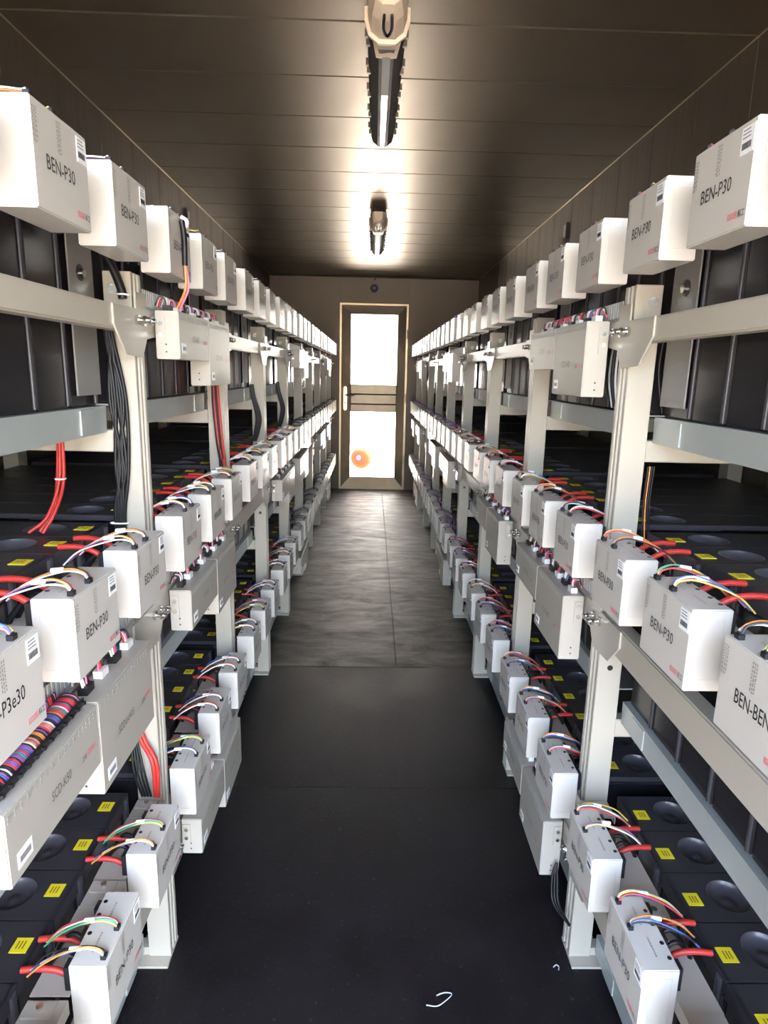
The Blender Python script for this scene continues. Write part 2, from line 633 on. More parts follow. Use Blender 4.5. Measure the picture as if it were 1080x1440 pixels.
# ------------------------------------------------------------------ outside ground
struct(obj('ground', MB().box(-40, 40, 3.0, 60, -0.5, -0.11).mesh('ground', 'concrete')), 'pale concrete yard beyond the door')
struct(obj('ground', MB().box(-40, 40, -60, 3.0, -0.5, -0.11).mesh('ground', 'asphalt')), 'unseen asphalt toned dark to dim light at the open end')  # out of view; dark tone chosen to hold back light entering here
wl = obj('wall_bounce_added', MB().box(-14, 14, 0.0, 0.3, -0.5, 7.0).mesh('wall_bounce_added', 'bounce_white'), None, (0, 15.0, 0), (0, 0, math.radians(38)))  # invented wall, turned to the sun to brighten panes and reflections
struct(wl, 'added white wall bouncing sunlight in through the door panes')
# orange-red round drum seen through the lower pane
dr = empty('round_drum', (-0.135, 7.75, -0.06))
tag(dr, 'round orange-red drum showing through the lower door pane', 'drum')
pr = [(0.0, -0.06), (0.08, -0.06), (0.115, -0.045), (0.130, -0.02), (0.130, 0.02), (0.115, 0.045), (0.08, 0.06), (0.0, 0.06)]
vs, fs = [], []
NS = 24
for r_, y_ in pr:
    for k in range(NS):
        vs.append((r_ * math.cos(2 * PI * k / NS), y_, 0.36 + r_ * math.sin(2 * PI * k / NS)))
for i in range(len(pr) - 1):
    for k in range(NS):
        fs.append((i * NS + k, i * NS + (k + 1) % NS, (i + 1) * NS + (k + 1) % NS, (i + 1) * NS + k))
obj('drum_body', MB().add(vs, fs, 'orange', True).mesh('drum_body'), dr)
obj('hub', MB().cyl((-0.03, -0.06, 0.37), (-0.03, -0.075, 0.37), 0.03, 16, 'w_purple').mesh('hub'), dr)
obj('stand', MB().cyl((0, 0, -0.05), (0, 0, 0.24), 0.012, 8, 'white').mesh('stand'), dr)


# ------------------------------------------------------------------ racks
AX = 0.46          # post face towards the aisle
XRAIL = 0.52       # shelf rail face
XREAR = 1.085
LEV = {'top': dict(beam=(1.388, 1.430), shelf=1.2547, box=1.496, ctrl=1.435),
       'middle': dict(beam=(0.800, 0.860), shelf=0.660, box=0.924, ctrl=0.861),
       'bottom': dict(beam=(0.236, 0.296), shelf=0.070, box=0.360, ctrl=0.299)}
CTRL = {('left', 'top'): (1, 4, 7), ('left', 'middle'): (0, 1, 3, 4, 6, 7), ('left', 'bottom'): (1, 4, 7),
        ('right', 'top'): (1, 4, 7), ('right', 'middle'): (1, 2, 4, 5, 7, 8), ('right', 'bottom'): (1, 4, 7)}

# shared rack meshes are drawn for the left rack (aisle towards +x); the right rack mirrors them
def sx(s, poly):
    return [(-s * a, b) for a, b in poly]


def build_rack(s, nm):
    rack = tag(empty('battery_rack', (s * AX, PY(0), 0)),
               'cream steel battery rack along the %s wall' % nm, 'rack', 'battery racks')
    org = Vector((s * AX, PY(0), 0))

    # u = distance from the aisle face of the posts towards the wall
    def X(u):
        return s * u

    def bx(b, u0, u1, y0, y1, z0, z1, m=None):
        return b.box(min(X(u0), X(u1)), max(X(u0), X(u1)), y0, y1, z0, z1, m)

    prof = [(0.05, 0), (0, 0), (0, 0.012), (0.006, 0.014), (0.006, 0.020), (0, 0.022), (0, 0.030), (0.006, 0.032),
            (0.006, 0.038), (0, 0.040), (0, 0.052), (0.05, 0.052)]
    post = bevel_mesh(MB().prism([(X(u), v) for u, v in prof], 'z', 0.006, 1.494).mesh('post', 'rack'), 0.0012)
    b = MB()
    bx(b, 0.0, 0.075, -0.026, 0.056, 0.0, 0.006)
    base = b.mesh('base_plate', 'rack')
    b = MB()
    bx(b, 0.0, 0.045, 0, 0.05, 0.0, 1.60)
    rear = b.mesh('rear_post', 'rack')
    # gusset plate: drawn in (y, z) relative to post and beam top
    gp = [(-0.108, 0.0), (-0.108, -0.034), (-0.060, -0.082), (0.022, -0.086), (0.048, -0.052), (0.092, -0.046), (0.092, 0.002), (0.052, 0.004),
          (0.052, 0.03), (-0.002, 0.03), (-0.002, 0.0)]
    gus = bevel_mesh(MB().prism(gp, 'x', X(-0.008), X(-0.004), None).mesh('gusset', 'rack'), 0.0008)
    bolt = MB()
    bolt.cyl((X(-0.008), 0.026, -0.02), (X(-0.014), 0.026, -0.02), 0.010, 6, 'steel', smooth=False)
    bolt.cyl((X(-0.014), 0.026, -0.02), (X(-0.034), 0.026, -0.02), 0.005, 8, 'steel')
    bolt.cyl((X(-0.022), 0.026, -0.02), (X(-0.028), 0.026, -0.02), 0.008, 6, 'steel', smooth=False)
    bolt = bolt.mesh('bolt')
    b = MB()
    ring = b.cyl((X(0.032), -0.001, 0), (X(0.032), -0.004, 0), 0.009, 14, 'steel').mesh('bolt_head')
    hole = MB().cyl((X(0.025), 0.001, 0), (X(0.025), -0.0008, 0), 0.006, 14, 'black').mesh('bolt_hole')
    b = MB()
    bx(b, 0.05, XREAR - AX, 0.004, 0.034, -0.088, -0.046)
    cross = bevel_mesh(b.mesh('cross_bar', 'rack'), 0.002)
    wedge = MB()
    wedge.prism([(X(0.012), -0.088), (X(0.05), -0.088), (X(0.05), -0.046), (X(0.03), -0.046)], 'y', 0.008, 0.030)

    for i in range(0, NB + 1):
        y = PY(i) - org.y
        p = obj('post', post, rack, (0, y, 0))
        obj('base_plate', base, p)
        obj('bolt_head', ring, p, (0, 0, 1.463))
        obj('bolt_hole', hole, p, (0, 0, 0.735))
        rp = obj('rear_post', rear, rack, (X(XREAR - AX), y, 0))
        for lv in LEV.values():
            g = obj('gusset_plate', gus, rack, (0, y, lv['beam'][1]))
            obj('bolt', bolt, g)
            obj('bolt', bolt, g, (0, -0.03, 0))
            obj('cross_bar', cross, rack, (0, y, lv['shelf']))
    L = BAY
    for lname, lv in LEV.items():
        z0, z1 = lv['beam']
        b = MB()
        bx(b, -0.004, 0.028, 0.0, L, z0 - z1, 0)
        beam = bevel_mesh(b.mesh('beam', 'rack'), 0.003, 2)
        u0 = XRAIL - AX
        b = MB()      # shelf rail: folded sheet with a turned-out top lip
        poly = [(u0, -0.050), (u0 + 0.012, -0.050), (u0 + 0.012, -0.047), (u0 + 0.003, -0.047), (u0 + 0.003, -0.003), (u0 + 0.055, -0.003),
                (u0 + 0.055, 0.0), (u0 - 0.001, 0.0)]
        b.prism([(X(u), z) for u, z in poly], 'y', 0.054, L - 0.002)
        rail = b.mesh('shelf_rail', 'rail')
        b = MB()
        bx(b, u0 - 0.003, u0 + 0.006, 0.60, 0.655, -0.046, -0.004)
        splice = b.mesh('splice_plate', 'rail')
        b = MB()
        bx(b, u0 + 0.055, XREAR - AX, 0.02, L, -0.006, -0.002)
        plate = b.mesh('shelf_plate', 'rail')
        b = MB()
        bx(b, XREAR - AX - 0.004, XREAR - AX + 0.03, 0.0, L, -0.05, 0.0)
        rrail = b.mesh('rear_rail', 'rail')
        for i in range(NB):
            y = PY(i) - org.y
            obj('beam', beam, rack, (0, y, z1))
            r = obj('shelf_rail', rail, rack, (0, y, lv['shelf']))
            obj('splice_plate', splice, r)
            obj('shelf_plate', plate, rack, (0, y, lv['shelf']))
            obj('rear_rail', rrail, rack, (0, y, lv['shelf']))
        # slotted wiring duct in the bays that carry control boxes
        b = MB()
        bx(b, -0.002, 0.024, 0.050, 0.62, 0.002, 0.005)
        for k in range(48):
            yk = 0.052 + k * 0.0118
            bx(b, -0.003, -0.001, yk, yk + 0.0062, 0.004, 0.040)
        bx(b, -0.003, -0.001, 0.050, 0.62, 0.002, 0.010)
        bx(b, 0.022, 0.024, 0.050, 0.62, 0.004, 0.040)
        duct = b.mesh('wiring_duct', 'duct')
        for i in CTRL[(nm, lname)]:
            obj('wiring_duct', duct, rack, (0, PY(i) - org.y, z1))
    return rack


for s, nm, _ in SIDES:
    build_rack(s, nm)


# ------------------------------------------------------------------ module boxes
BL, BH, BD = 0.138, 0.114, 0.054


def box_body():
    b = MB().box(-BD, 0, -BL / 2, BL / 2, 0, BH)
    me = bevel_mesh(b.mesh('body', 'box'), 0.0016, 2)
    return me


def end_panel(side):
    # folded end cover with a raised rim, flush on the end face
    y = side * (BL / 2)
    o = side * 0.0006
    b = MB()
    for (u0, u1, z0, z1) in ((-0.044, -0.012, 0.016, 0.017), (-0.044, -0.012, 0.098, 0.099), (-0.044, -0.043, 0.016, 0.099), (-0.013, -0.012, 0.016, 0.099)):
        b.box(u0, u1, min(y, y + o), max(y, y + o), z0, z1)
    return b.mesh('end_cover_rim', 'box')


def spec_print():
    out = []
    rnd = random.Random(4)
    for (y0, n, zt) in ((-0.066, 3, 0.104), (-0.011, 3, 0.107)):
        b = MB()
        for c in range(n):
            z = zt
            while z > zt - 0.034:
                h = rnd.uniform(0.0015, 0.004)
                b.add([(0.0004, y0 + c * 0.0036, z - h), (0.0004, y0 + c * 0.0036 + 0.0022, z - h), (0.0004, y0 + c * 0.0036 + 0.0022, z), (0.0004, y0 + c * 0.0036, z)],
                      [(0, 1, 2, 3)], 'greyink')
                z -= h + 0.0016
        out.append(b.mesh('spec_print'))
    return out


def top_print():
    out = []
    rnd = random.Random(9)
    for y0 in (-0.045, 0.012):
        b = MB()
        y = y0
        while y < y0 + 0.034:
            w = rnd.uniform(0.0012, 0.003)
            b.add([(-0.030, y, BH + 0.0004), (-0.027, y, BH + 0.0004), (-0.027, y + w, BH + 0.0004), (-0.030, y + w, BH + 0.0004)], [(0, 1, 2, 3)], 'greyink')
            y += w + 0.0016
        out.append(b.mesh('top_print'))
    return out


def holes():
    return [MB().cyl((-0.047, y, BH - 0.001), (-0.047, y, BH + 0.0006), 0.0034, 10, 'black').mesh('cable_hole') for y in (-0.038, -0.012, 0.022, 0.048)]


def sticker():
    st = MB().box(0, 0.0006, 0.040, 0.0655, 0.079, 0.108, 'sticker').mesh('serial_sticker')
    b = MB()
    rnd = random.Random(2)
    y = 0.043
    while y < 0.061:
        w = rnd.choice((0.0006, 0.0011))
        b.box(0.0006, 0.0009, y, y + w, 0.0845, 0.0915, 'ink')
        y += w + 0.0009
    for z in (0.104, 0.100, 0.096):
        b.box(0.0006, 0.0009, 0.043, 0.043 + rnd.uniform(0.008, 0.017), z, z + 0.0013, 'greyink')
    return st, b.mesh('barcode')


WCOL = [('w_white', 'w_yellow', 'w_purple', 'w_red'), ('w_white', 'w_orange', 'w_blue', 'w_black'), ('w_yellow', 'w_green', 'w_white', 'w_red'),
        ('w_pink', 'w_blue', 'w_white', 'w_yellow')]


def connector(y):
    b = MB().box(-0.012, -0.004, y - 0.005, y + 0.005, BH, BH + 0.007, 'black')
    b.box(-0.010, -0.006, y - 0.0035, y + 0.0035, BH + 0.007, BH + 0.009, 'black')
    return bevel_mesh(b.mesh('connector'), 0.0008)


def wire(y, k, var, m, rnd, ls=1.0):
    dy = (k - 1.5) * 0.0022
    lift = rnd.uniform(0.006, 0.013) * ls
    drift = rnd.uniform(-0.006, 0.008)
    pts = [(-0.008, y + dy, BH + 0.008), (-0.014, y + dy, BH + 0.002 + 0.008 * ls + lift * 0.6), (-0.034, y + dy * 1.4 + drift * 0.3, BH + 0.002 + 0.008 * ls + lift),
           (-0.066, y + dy * 2 + drift * 0.8, BH + 0.003 + lift * 0.8), (-0.095, y + dy * 3 + drift, BH - 0.004), (-0.119, y + dy * 2 + drift * 1.2, BH - 0.026)]
    return MB().tube(arc(pts, 4), 0.0014, 5, m).mesh('wire')


def red_cable(y, rnd, zl):
    # ends resting on the battery lid (bottom and middle rows) or against its front
    d = rnd.uniform(-0.008, 0.008)
    if zl < 0.12:
        pts = [(-0.062, y, zl - 0.012), (-0.085, y + d * 0.3, zl + 0.002), (-0.110, y + d * 0.7, zl + 0.0066), (-0.134, y + d, zl + 0.0058)]
    else:
        pts = [(-0.062, y, 0.080), (-0.080, y + d * 0.3, 0.088), (-0.105, y + d * 0.7, 0.092), (-0.1235, y + d, 0.092)]
    return MB().tube(arc(pts, 4), 0.0048, 8, 'redcable').mesh('power_cable')


def black_cable(y, rnd):
    d = rnd.uniform(-0.006, 0.006)
    pts = [(-0.060, y, BH - 0.034), (-0.082, y + d, BH - 0.020), (-0.106, y + d * 1.5, BH - 0.045), (-0.116, y + d, BH - 0.085)]
    return MB().tube(arc(pts, 4), 0.0040, 6, 'cable').mesh('sense_cable')


def bracket():
    b = MB()
    # plate reaching from behind the box across the gap to the next one
    b.box(-0.112, -BD - 0.002, 0.092, 0.146, 0.062, 0.064, 'ctrl')
    b.box(-0.112, -0.110, 0.092, 0.146, 0.048, 0.064, 'ctrl')
    b.box(-0.056, -0.054, 0.060, 0.146, 0.040, 0.064, 'ctrl')
    b.box(-0.108, -0.066, 0.118, 0.142, 0.064, 0.067, 'ctrl')
    me = b.mesh('mounting_bracket')
    sc = MB().cyl((-0.088, 0.132, 0.067), (-0.088, 0.132, 0.071), 0.005, 8, 'steel').mesh('screw')
    return me, sc


def rear_plate():
    return MB().box(-0.114, -BD - 0.002, -0.069, 0.092, 0.0605, 0.0625, 'ctrl').mesh('rear_plate')


def terminal(y):
    return MB().box(-BD - 0.010, -BD, y - 0.009, y + 0.009, 0.066, 0.106, 'black').mesh('terminal_block')


body_me = box_body()
rim_me = [end_panel(-1), end_panel(1)]
spec_me, topp_me, hole_me = spec_print(), top_print(), holes()
stick_me, bar_me = sticker()
let_me = letter_mesh('model_lettering', 'BEN-P30', 0.0165, 0.070, -0.041, 0.047, 0.0005, 'ink', 0.004)
letL_me = letter_mesh('model_lettering', 'BEN-P3e30', 0.0175, 0.082, -0.053, 0.047, 0.0005, 'ink', 0.004)
letR_me = letter_mesh('model_lettering', 'BEN-BEN-P30', 0.0175, 0.096, -0.034, 0.047, 0.0005, 'ink', 0.004)
brand_me = letter_mesh('maker_lettering', 'KGOOER', 0.0078, 0.020, 0.030, 0.0125, 0.0005, 'redink', 0.02)
brandc_me = letter_mesh('maker_characters', '\u79d1\u5de5', 0.0085, 0.0135, 0.0515, 0.0122, 0.0005, 'ink', 0.01)
CPOS = ((-0.054, -0.004), (-0.020, 0.030))      # the second set clears the post behind the first box of a bay, left rack
con_me = [[connector(y) for y in c] for c in CPOS]
brk_me, scr_me = bracket()
rear_me = rear_plate()
term_me = [[terminal(-0.055), terminal(0.0), terminal(0.050)], [terminal(0.0), terminal(0.050)]]
sleeve_me = [[[MB().tube([(-0.040, y - 0.002, BH + 0.019 - dz), (-0.056, y - 0.001, BH + 0.017 - dz)], 0.0036, 8, 'white').mesh('sleeve') for y in c] for c in CPOS] for dz in (0.0, 0.011)]
LIDREL = {r: LEV[r]['shelf'] + 0.371 - LEV[r]['box'] for r in LEV}
WVAR = {}
rnd = random.Random(21)
for ci, c in enumerate(CPOS):
    for r in LEV:
        for v in range(3):
            sh = 0.034 if ci else 0.0
            WVAR[(ci, r, v)] = ([[wire(y, k, v, WCOL[(v + j) % 4][k], rnd, 0.3 if r == 'top' else 1.0) for k in range(4)] for j, y in enumerate(c)]
                                + [[red_cable(-0.044 + sh, rnd, LIDREL[r]), red_cable(0.008 + sh, rnd, LIDREL[r]), black_cable(-0.022 + sh, rnd), black_cable(0.004 + sh, rnd)]])


def far_wires(y):
    b = MB()
    for k, m in enumerate(('w_black', 'w_black', 'w_purple')):
        pts = [(-0.008, y + k * 0.003, BH), (-0.016, y + k * 0.003, BH + 0.016), (-0.045, y + k * 0.004, BH + 0.018), (-0.09, y + k * 0.006, BH), (-0.118, y + k * 0.004, BH - 0.03)]
        b.tube(arc(pts, 2), 0.0015, 4, m)
    return b.mesh('wires')


farw_me = [[far_wires(y) for y in c] for c in CPOS]
WHICH = ['first', 'middle', 'last']
OFFS = (0.022, 0.252, 0.474)
OFFS0 = (0.040, 0.262, 0.482)
ROWS = ('top', 'middle', 'bottom')
XBOX = 0.394
cnt = 0
for s, nm, rz in SIDES:
    for row in ROWS:
        for n in range(NB):
            for k in range(3):
                offs = OFFS0 if n == 0 else OFFS
                y = PY(n) + offs[k] + BL / 2 + random.uniform(-0.0015, 0.0015)
                if s > 0:
                    y -= 0.005
                    if row == 'middle' and n == 0 and k == 0:
                        y += 0.008
                z = LEV[row]['box']
                loc = (s * XBOX, y, z)
                v = random.randrange(4)
                lm = let_me
                ci = 1 if (s < 0 and k == 0) else 0
                if row == 'middle' and n == 0 and k == 0:
                    lm = letL_me if s < 0 else letR_me
                if n <= 3:
                    W = WVAR[(ci, row, v % 3)]
                    parts = [('body', body_me), ('end_cover_rim', rim_me[0]), ('end_cover_rim', rim_me[1]), ('model_lettering', lm),
                             ('maker_lettering', brand_me, [], 'red maker lettering'), ('maker_characters', brandc_me), ('spec_print', spec_me[0]), ('spec_print', spec_me[1]), ('top_print', topp_me[0]), ('top_print', topp_me[1])] + [('cable_hole', h) for h in hole_me] + [
                             ('serial_sticker', stick_me, [('barcode', bar_me)]),
                             ('mounting_bracket', brk_me, [('screw', scr_me)])]
                    if k != 0:
                        parts.append(('rear_plate', rear_me))
                    for j in range(2):
                        parts.append(('connector', con_me[ci][j], [('wire', w) for w in W[j]] + [('sleeve', sleeve_me[1 if row == 'top' else 0][ci][j])]))
                    for t in term_me[ci]:
                        parts.append(('terminal_block', t))
                    parts += [('power_cable', W[2][0], [], 'thick red cable'), ('power_cable', W[2][1], [], 'thick red cable'), ('sense_cable', W[2][2]), ('sense_cable', W[2][3])]
                else:
                    parts = [('body', body_me), ('model_lettering', lm), ('connector', con_me[ci][0], [('wires', farw_me[ci][0])]), ('connector', con_me[ci][1], [('wires', farw_me[ci][1])]), ('mounting_bracket', brk_me)]
                if s > 0 and n == 0 and k == 0:      # no room beside the end post
                    parts = [p for p in parts if p[0] != 'mounting_bracket']
                o = make(parts, 'module_box', loc, rz)
                which = WHICH[k]
                tag(o, 'white module box, %s %s, %s row, %s rack' % (which, bayphrase(n), row, nm), 'module box',
                    'white module boxes in the %s row of the %s rack' % (row, nm))
                cnt += 1


# ------------------------------------------------------------------ batteries
BTW, BTH = 0.104, 0.370


def battery_parts():
    XF, XB = 0.0, -0.545
    hw = BTW / 2
    b = MB().box(XB, XF, -hw, hw, 0.0, BTH - 0.0155)
    body = bevel_mesh(b.mesh('case', 'case'), 0.003, 1)
    # lid with a round dish
    cx, R = -0.090, 0.036
    N = 24
    outer = []
    corners = [(XF + 0.002, -hw), (XF + 0.002, hw), (XB, hw), (XB, -hw)]
    circ = [(cx + R * math.cos(2 * PI * k / N), R * math.sin(2 * PI * k / N)) for k in range(N)]
    sq = []
    for k in range(N):
        a = 2 * PI * k / N
        c, s_ = math.cos(a), math.sin(a)
        t = 1e9
        if abs(c) > 1e-9:
            t = min(t, ((XF + 0.002 - cx) / c) if c > 0 else ((cx - 0.09 - cx) / c))
        if abs(s_) > 1e-9:
            t = min(t, hw / abs(s_))
        sq.append((cx + c * t, s_ * t))
    z = BTH
    vs = [(p[0], p[1], z) for p in sq] + [(p[0], p[1], z) for p in circ]
    fs = [(k, (k + 1) % N, N + (k + 1) % N, N + k) for k in range(N)]
    b = MB().add(vs, fs, 'battery')
    # corners left out by the ray-cast square
    fx = XF + 0.002
    for sy_ in (-1, 1):
        b.add([(fx, sy_ * hw, z), (fx, sy_ * (fx - cx) * 0, z), (cx, sy_ * hw, z)], [], 'battery')
    b2 = MB()
    # plain lid frame underneath so that no gap opens at the corners
    b2.box(XB, cx - 0.085, -hw, hw, BTH - 0.010, BTH, 'battery')
    b2.box(XF - 0.004, XF + 0.004, -hw, hw, BTH - 0.026, BTH, 'battery')
    b2.box(cx - 0.09, XF, -hw, -hw + 0.004, BTH - 0.012, BTH - 0.0002, 'battery')
    b2.box(cx - 0.09, XF, hw - 0.004, hw, BTH - 0.012, BTH - 0.0002, 'battery')
    k0 = len(b2.v)
    b2.add(b.v, b.f, 'battery')
    lid = b2.mesh('lid')
    rings = [(R, 0.0), (R * 0.96, -0.004), (R * 0.82, -0.010), (R * 0.55, -0.0135), (R * 0.22, -0.0135), (R * 0.20, -0.011), (R * 0.05, -0.011)]
    vs, fs = [], []
    for r_, dz in rings:
        vs += [(cx + r_ * math.cos(2 * PI * k / N), r_ * math.sin(2 * PI * k / N), BTH + 0.0002 + dz) for k in range(N)]
    for i in range(len(rings) - 1):
        fs += [(i * N + k, i * N + (k + 1) % N, (i + 1) * N + (k + 1) % N, (i + 1) * N + k) for k in range(N)]
    fs.append(tuple((len(rings) - 1) * N + k for k in range(N)))
    dish = MB().add(vs, fs, 'dish', True).mesh('dish')
    lab = MB().box(-0.036, -0.010, -0.006, 0.021, BTH, BTH + 0.0008, 'yellow').mesh('warning_label')
    pb = MB()
    for x in (-0.030, -0.025, -0.020):
        pb.box(x, x + 0.002, 0.001, 0.015, BTH + 0.0008, BTH + 0.0011, 'label_print')
    pr_ = pb.mesh('label_print')
    rb = []
    for y in (0.046,):
        pts = [(0.0, y, 0.004), (0.0, y, BTH - 0.03)]
        rb.append(MB().cyl(pts[0], pts[1], 0.004, 10, 'battery').mesh('rib'))
    tp = MB().cyl((0.001, hw - 0.014, BTH - 0.085), (0.001, hw - 0.014, BTH - 0.004), 0.008, 12, 'dish').mesh('terminal_sleeve')
    return [('case', body), ('lid', lid, [('dish', dish)]), ('warning_label', lab, [('label_print', pr_)], 'yellow label'), ('rib', rb[0]), ('terminal_sleeve', tp)]


BP = battery_parts()
BP_FAR = BP[:3]
sp_poly = []
for k in range(10):
    t = PI / 2 * k / 9
    sp_poly.append((0.012 + 0.040 * math.sin(t), 0.255 + 0.075 * math.cos(t)))
sp_poly = [(-0.040, 0.02), (-0.040, 0.330)] + sp_poly + [(0.052, 0.02)]
side_plate = MB().prism(sp_poly, 'x', 0.006, 0.009, 'plate').mesh('end_plate')
slot = MB().cyl((0.009, 0.0, 0.225), (0.010, 0.0, 0.225), 0.014, 16, 'black').mesh('slot')
sbolt = MB().cyl((0.010, 0.006, 0.225), (0.014, 0.006, 0.225), 0.008, 10, 'steel').mesh('bolt')
SHELF = {'top': 'upper', 'middle': 'middle', 'bottom': 'lower'}
for s, nm, rz in SIDES:
    for row in ROWS:
        for n in range(8):
            for k in range(6):
                y = PY(n) + 0.106 + 0.108 * k
                o = make(BP if n <= 2 else BP_FAR, 'battery', (s * 0.53, y, LEV[row]['shelf'] + 0.001), rz)
                if row == 'top' and k == 5 and n <= 2:
                    pl = obj('end_plate', side_plate, o)
                    if s > 0:
                        pl.scale = (1, -1, 1)
                    obj('slot', slot, pl)
                    obj('bolt', sbolt, pl)
                tag(o, 'black battery with yellow label, %s %s, %s shelf, %s rack' % (ORD[k + 1], bayphrase(n), SHELF[row], nm), 'battery',
                    'black batteries on the %s shelf of the %s rack' % (SHELF[row], nm))


# ------------------------------------------------------------------ control boxes (short and tall pair per bay)
def ctrl_parts(length, height, text, tw, mirror):
    D = 0.046
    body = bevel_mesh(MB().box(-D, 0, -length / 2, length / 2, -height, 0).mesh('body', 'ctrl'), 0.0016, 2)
    e = -1 if height < 0.1 else 1          # the end bolted to the rack bracket
    ye = e * length / 2
    lug = MB().box(-D + 0.003, -D + 0.020, min(ye, ye + e * 0.0025), max(ye, ye + e * 0.0025), -0.062, -0.012, 'ctrl').mesh('mounting_lug')
    yb = e * (length / 2 + 0.0025)
    bolts = [('bolt', MB().cyl((-D + 0.0115, yb, z), (-D + 0.0115, yb + e * 0.004, z), 0.0045, 8, 'steel').mesh('bolt')) for z in (-0.024, -0.046)]
    hl = []
    for z in (-height + 0.014, -height + 0.028):
        hl.append(('vent_hole', MB().cyl((-D + 0.020, -length / 2 + 0.001, z), (-D + 0.020, -length / 2 - 0.0005, z), 0.0018, 8, 'black').mesh('vent_hole')))
        hl.append(('vent_hole', MB().cyl((-D + 0.020, length / 2 - 0.001, z), (-D + 0.020, length / 2 + 0.0005, z), 0.0018, 8, 'black').mesh('vent_hole')))
    lt = letter_mesh('model_lettering', text, 0.013, tw, -0.02 if height < 0.1 else -0.045, -height * 0.60, 0.0005, 'ink', -0.005)
    l1 = letter_mesh('maker_characters', '\u5de5\u79d1', 0.0085, 0.0135, length / 2 - 0.055, -height * 0.62, 0.0005, 'ink', 0.01)
    l2 = letter_mesh('maker_lettering', 'KGOOER', 0.0078, 0.022, length / 2 - 0.038, -height * 0.61, 0.0005, 'redink', 0.02)
    pb = MB()
    rnd = random.Random(length)
    y = -length / 2 + 0.006
    while y < length / 2 - 0.012:      # printed port legend under the top edge
        w = rnd.uniform(0.006, 0.014)
        pb.box(0.0, 0.0005, y, min(y + w, length / 2 - 0.006), -0.010, -0.006, 'legend')
        pb.box(0.0, 0.0005, y, min(y + w * 0.6, length / 2 - 0.006), -0.015, -0.012, 'legend')
        y += w + 0.004
    pb = pb.mesh('port_legend')
    st = MB().box(0, 0.0006, -length / 2 + 0.016, -length / 2 + 0.046, -height + 0.012, -height + 0.032, 'sticker').mesh('serial_sticker')
    sb = MB().box(0.0006, 0.0009, -length / 2 + 0.020, -length / 2 + 0.042, -height + 0.018, -height + 0.025, 'greyink').mesh('barcode')
    rec = MB()
    for (y0, y1, z0, z1) in ((-length / 2 + 0.004, length / 2 - 0.004, -height + 0.004, -height + 0.0048),):
        rec.box(0, 0.0005, y0, y1, z0, z1, 'greyink')
    pc = MB()
    cols = ['w_red', 'w_white', 'w_black', 'w_black', 'w_red', 'w_pink', 'w_blue']
    conns = []
    for j in range(4):
        yc = -length / 2 + 0.03 + j * (length - 0.06) / 3
        cb = MB().box(-0.036, -0.022, yc - 0.012, yc + 0.012, 0.0, 0.012, 'white' if j % 2 else 'black').mesh('plug')
        ws = []
        for q in range(4):
            yq = yc - 0.009 + q * 0.006
            pts = [(-0.029, yq, 0.010), (-0.031, yq + rnd.uniform(-.004, .004), 0.024), (-0.040, yq + rnd.uniform(-.008, .008), 0.027), (-0.048, yq + rnd.uniform(-.01, .01), 0.010)]
            ws.append(('wire', MB().tube(arc(pts, 3), 0.0018, 5, rnd.choice(cols)).mesh('wire')))
        conns.append(('plug', cb, ws))
    return [('body', body), ('mounting_lug', lug, bolts), ('model_lettering', lt), ('maker_characters', l1), ('maker_lettering', l2, [], 'red maker lettering'),
            ('port_legend', pb), ('serial_sticker', st, [('barcode', sb)])] + hl + conns


SHORT = ctrl_parts(0.232, 0.092, 'SCD-K50', 0.05, False)
TALL = ctrl_parts(0.216, 0.148, 'SCDU-H05', 0.062, False)
XC = 0.402
for s, nm, rz in SIDES:
    for row in ROWS:
        for n in CTRL[(nm, row)]:
            ya = PY(n) + 0.085
            z = LEV[row]['ctrl']
            if n == 0:
                ya = PY(0) + 0.088
            if s < 0:
                ys, yt = ya + 0.116, ya + 0.236 + 0.108
            else:
                yt, ys = ya + 0.108, ya + 0.220 + 0.116
            far = n >= 4
            for parts, y, nmz in ((SHORT, ys, 'short'), (TALL, yt, 'tall')):
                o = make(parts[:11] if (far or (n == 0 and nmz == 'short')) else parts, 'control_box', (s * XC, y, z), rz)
                tag(o, '%s white control box %s, %s row, %s rack' % (nmz, bayphrase(n), row, nm), 'control box', 'white control boxes on the %s rack' % nm)

# coloured harness lying in a black toothed channel above the nearest control box, left rack
hz = LEV['middle']['ctrl'] + 0.003
hr = tag(empty('wire_harness', (-0.43, 0.708, hz)), 'multicoloured wire harness in black toothed channel, on nearest short control box', 'wire harness')
b = MB().box(-0.018, 0.014, -0.105, 0.108, 0, 0.003, 'black').box(0.011, 0.014, -0.105, 0.108, 0.003, 0.010, 'black')
for k in range(12):
    b.box(0.014, 0.019, -0.100 + k * 0.018, -0.095 + k * 0.018, 0.004, 0.008, 'black')
obj('toothed_channel', b.mesh('toothed_channel'), hr)
cols = ['w_pink', 'w_red', 'w_purple', 'w_blue', 'w_red', 'w_orange', 'w_white', 'w_black', 'w_red', 'w_black', 'w_purple', 'w_black', 'w_green', 'w_purple']
rnd = random.Random(5)
for k in range(64):
    y = -0.092 + k * 0.0031
    pts = [(0.008, y + 0.006, 0.004), (0.002, y + 0.003, 0.014), (-0.010, y, 0.017), (-0.017, y - 0.005 + rnd.uniform(-.003, .003), 0.012), (-0.0195, y - 0.008, 0.024)]
    obj('wire', MB().tube(arc(pts, 3), 0.0018, 5, rnd.choice(cols)).mesh('wire'), hr)


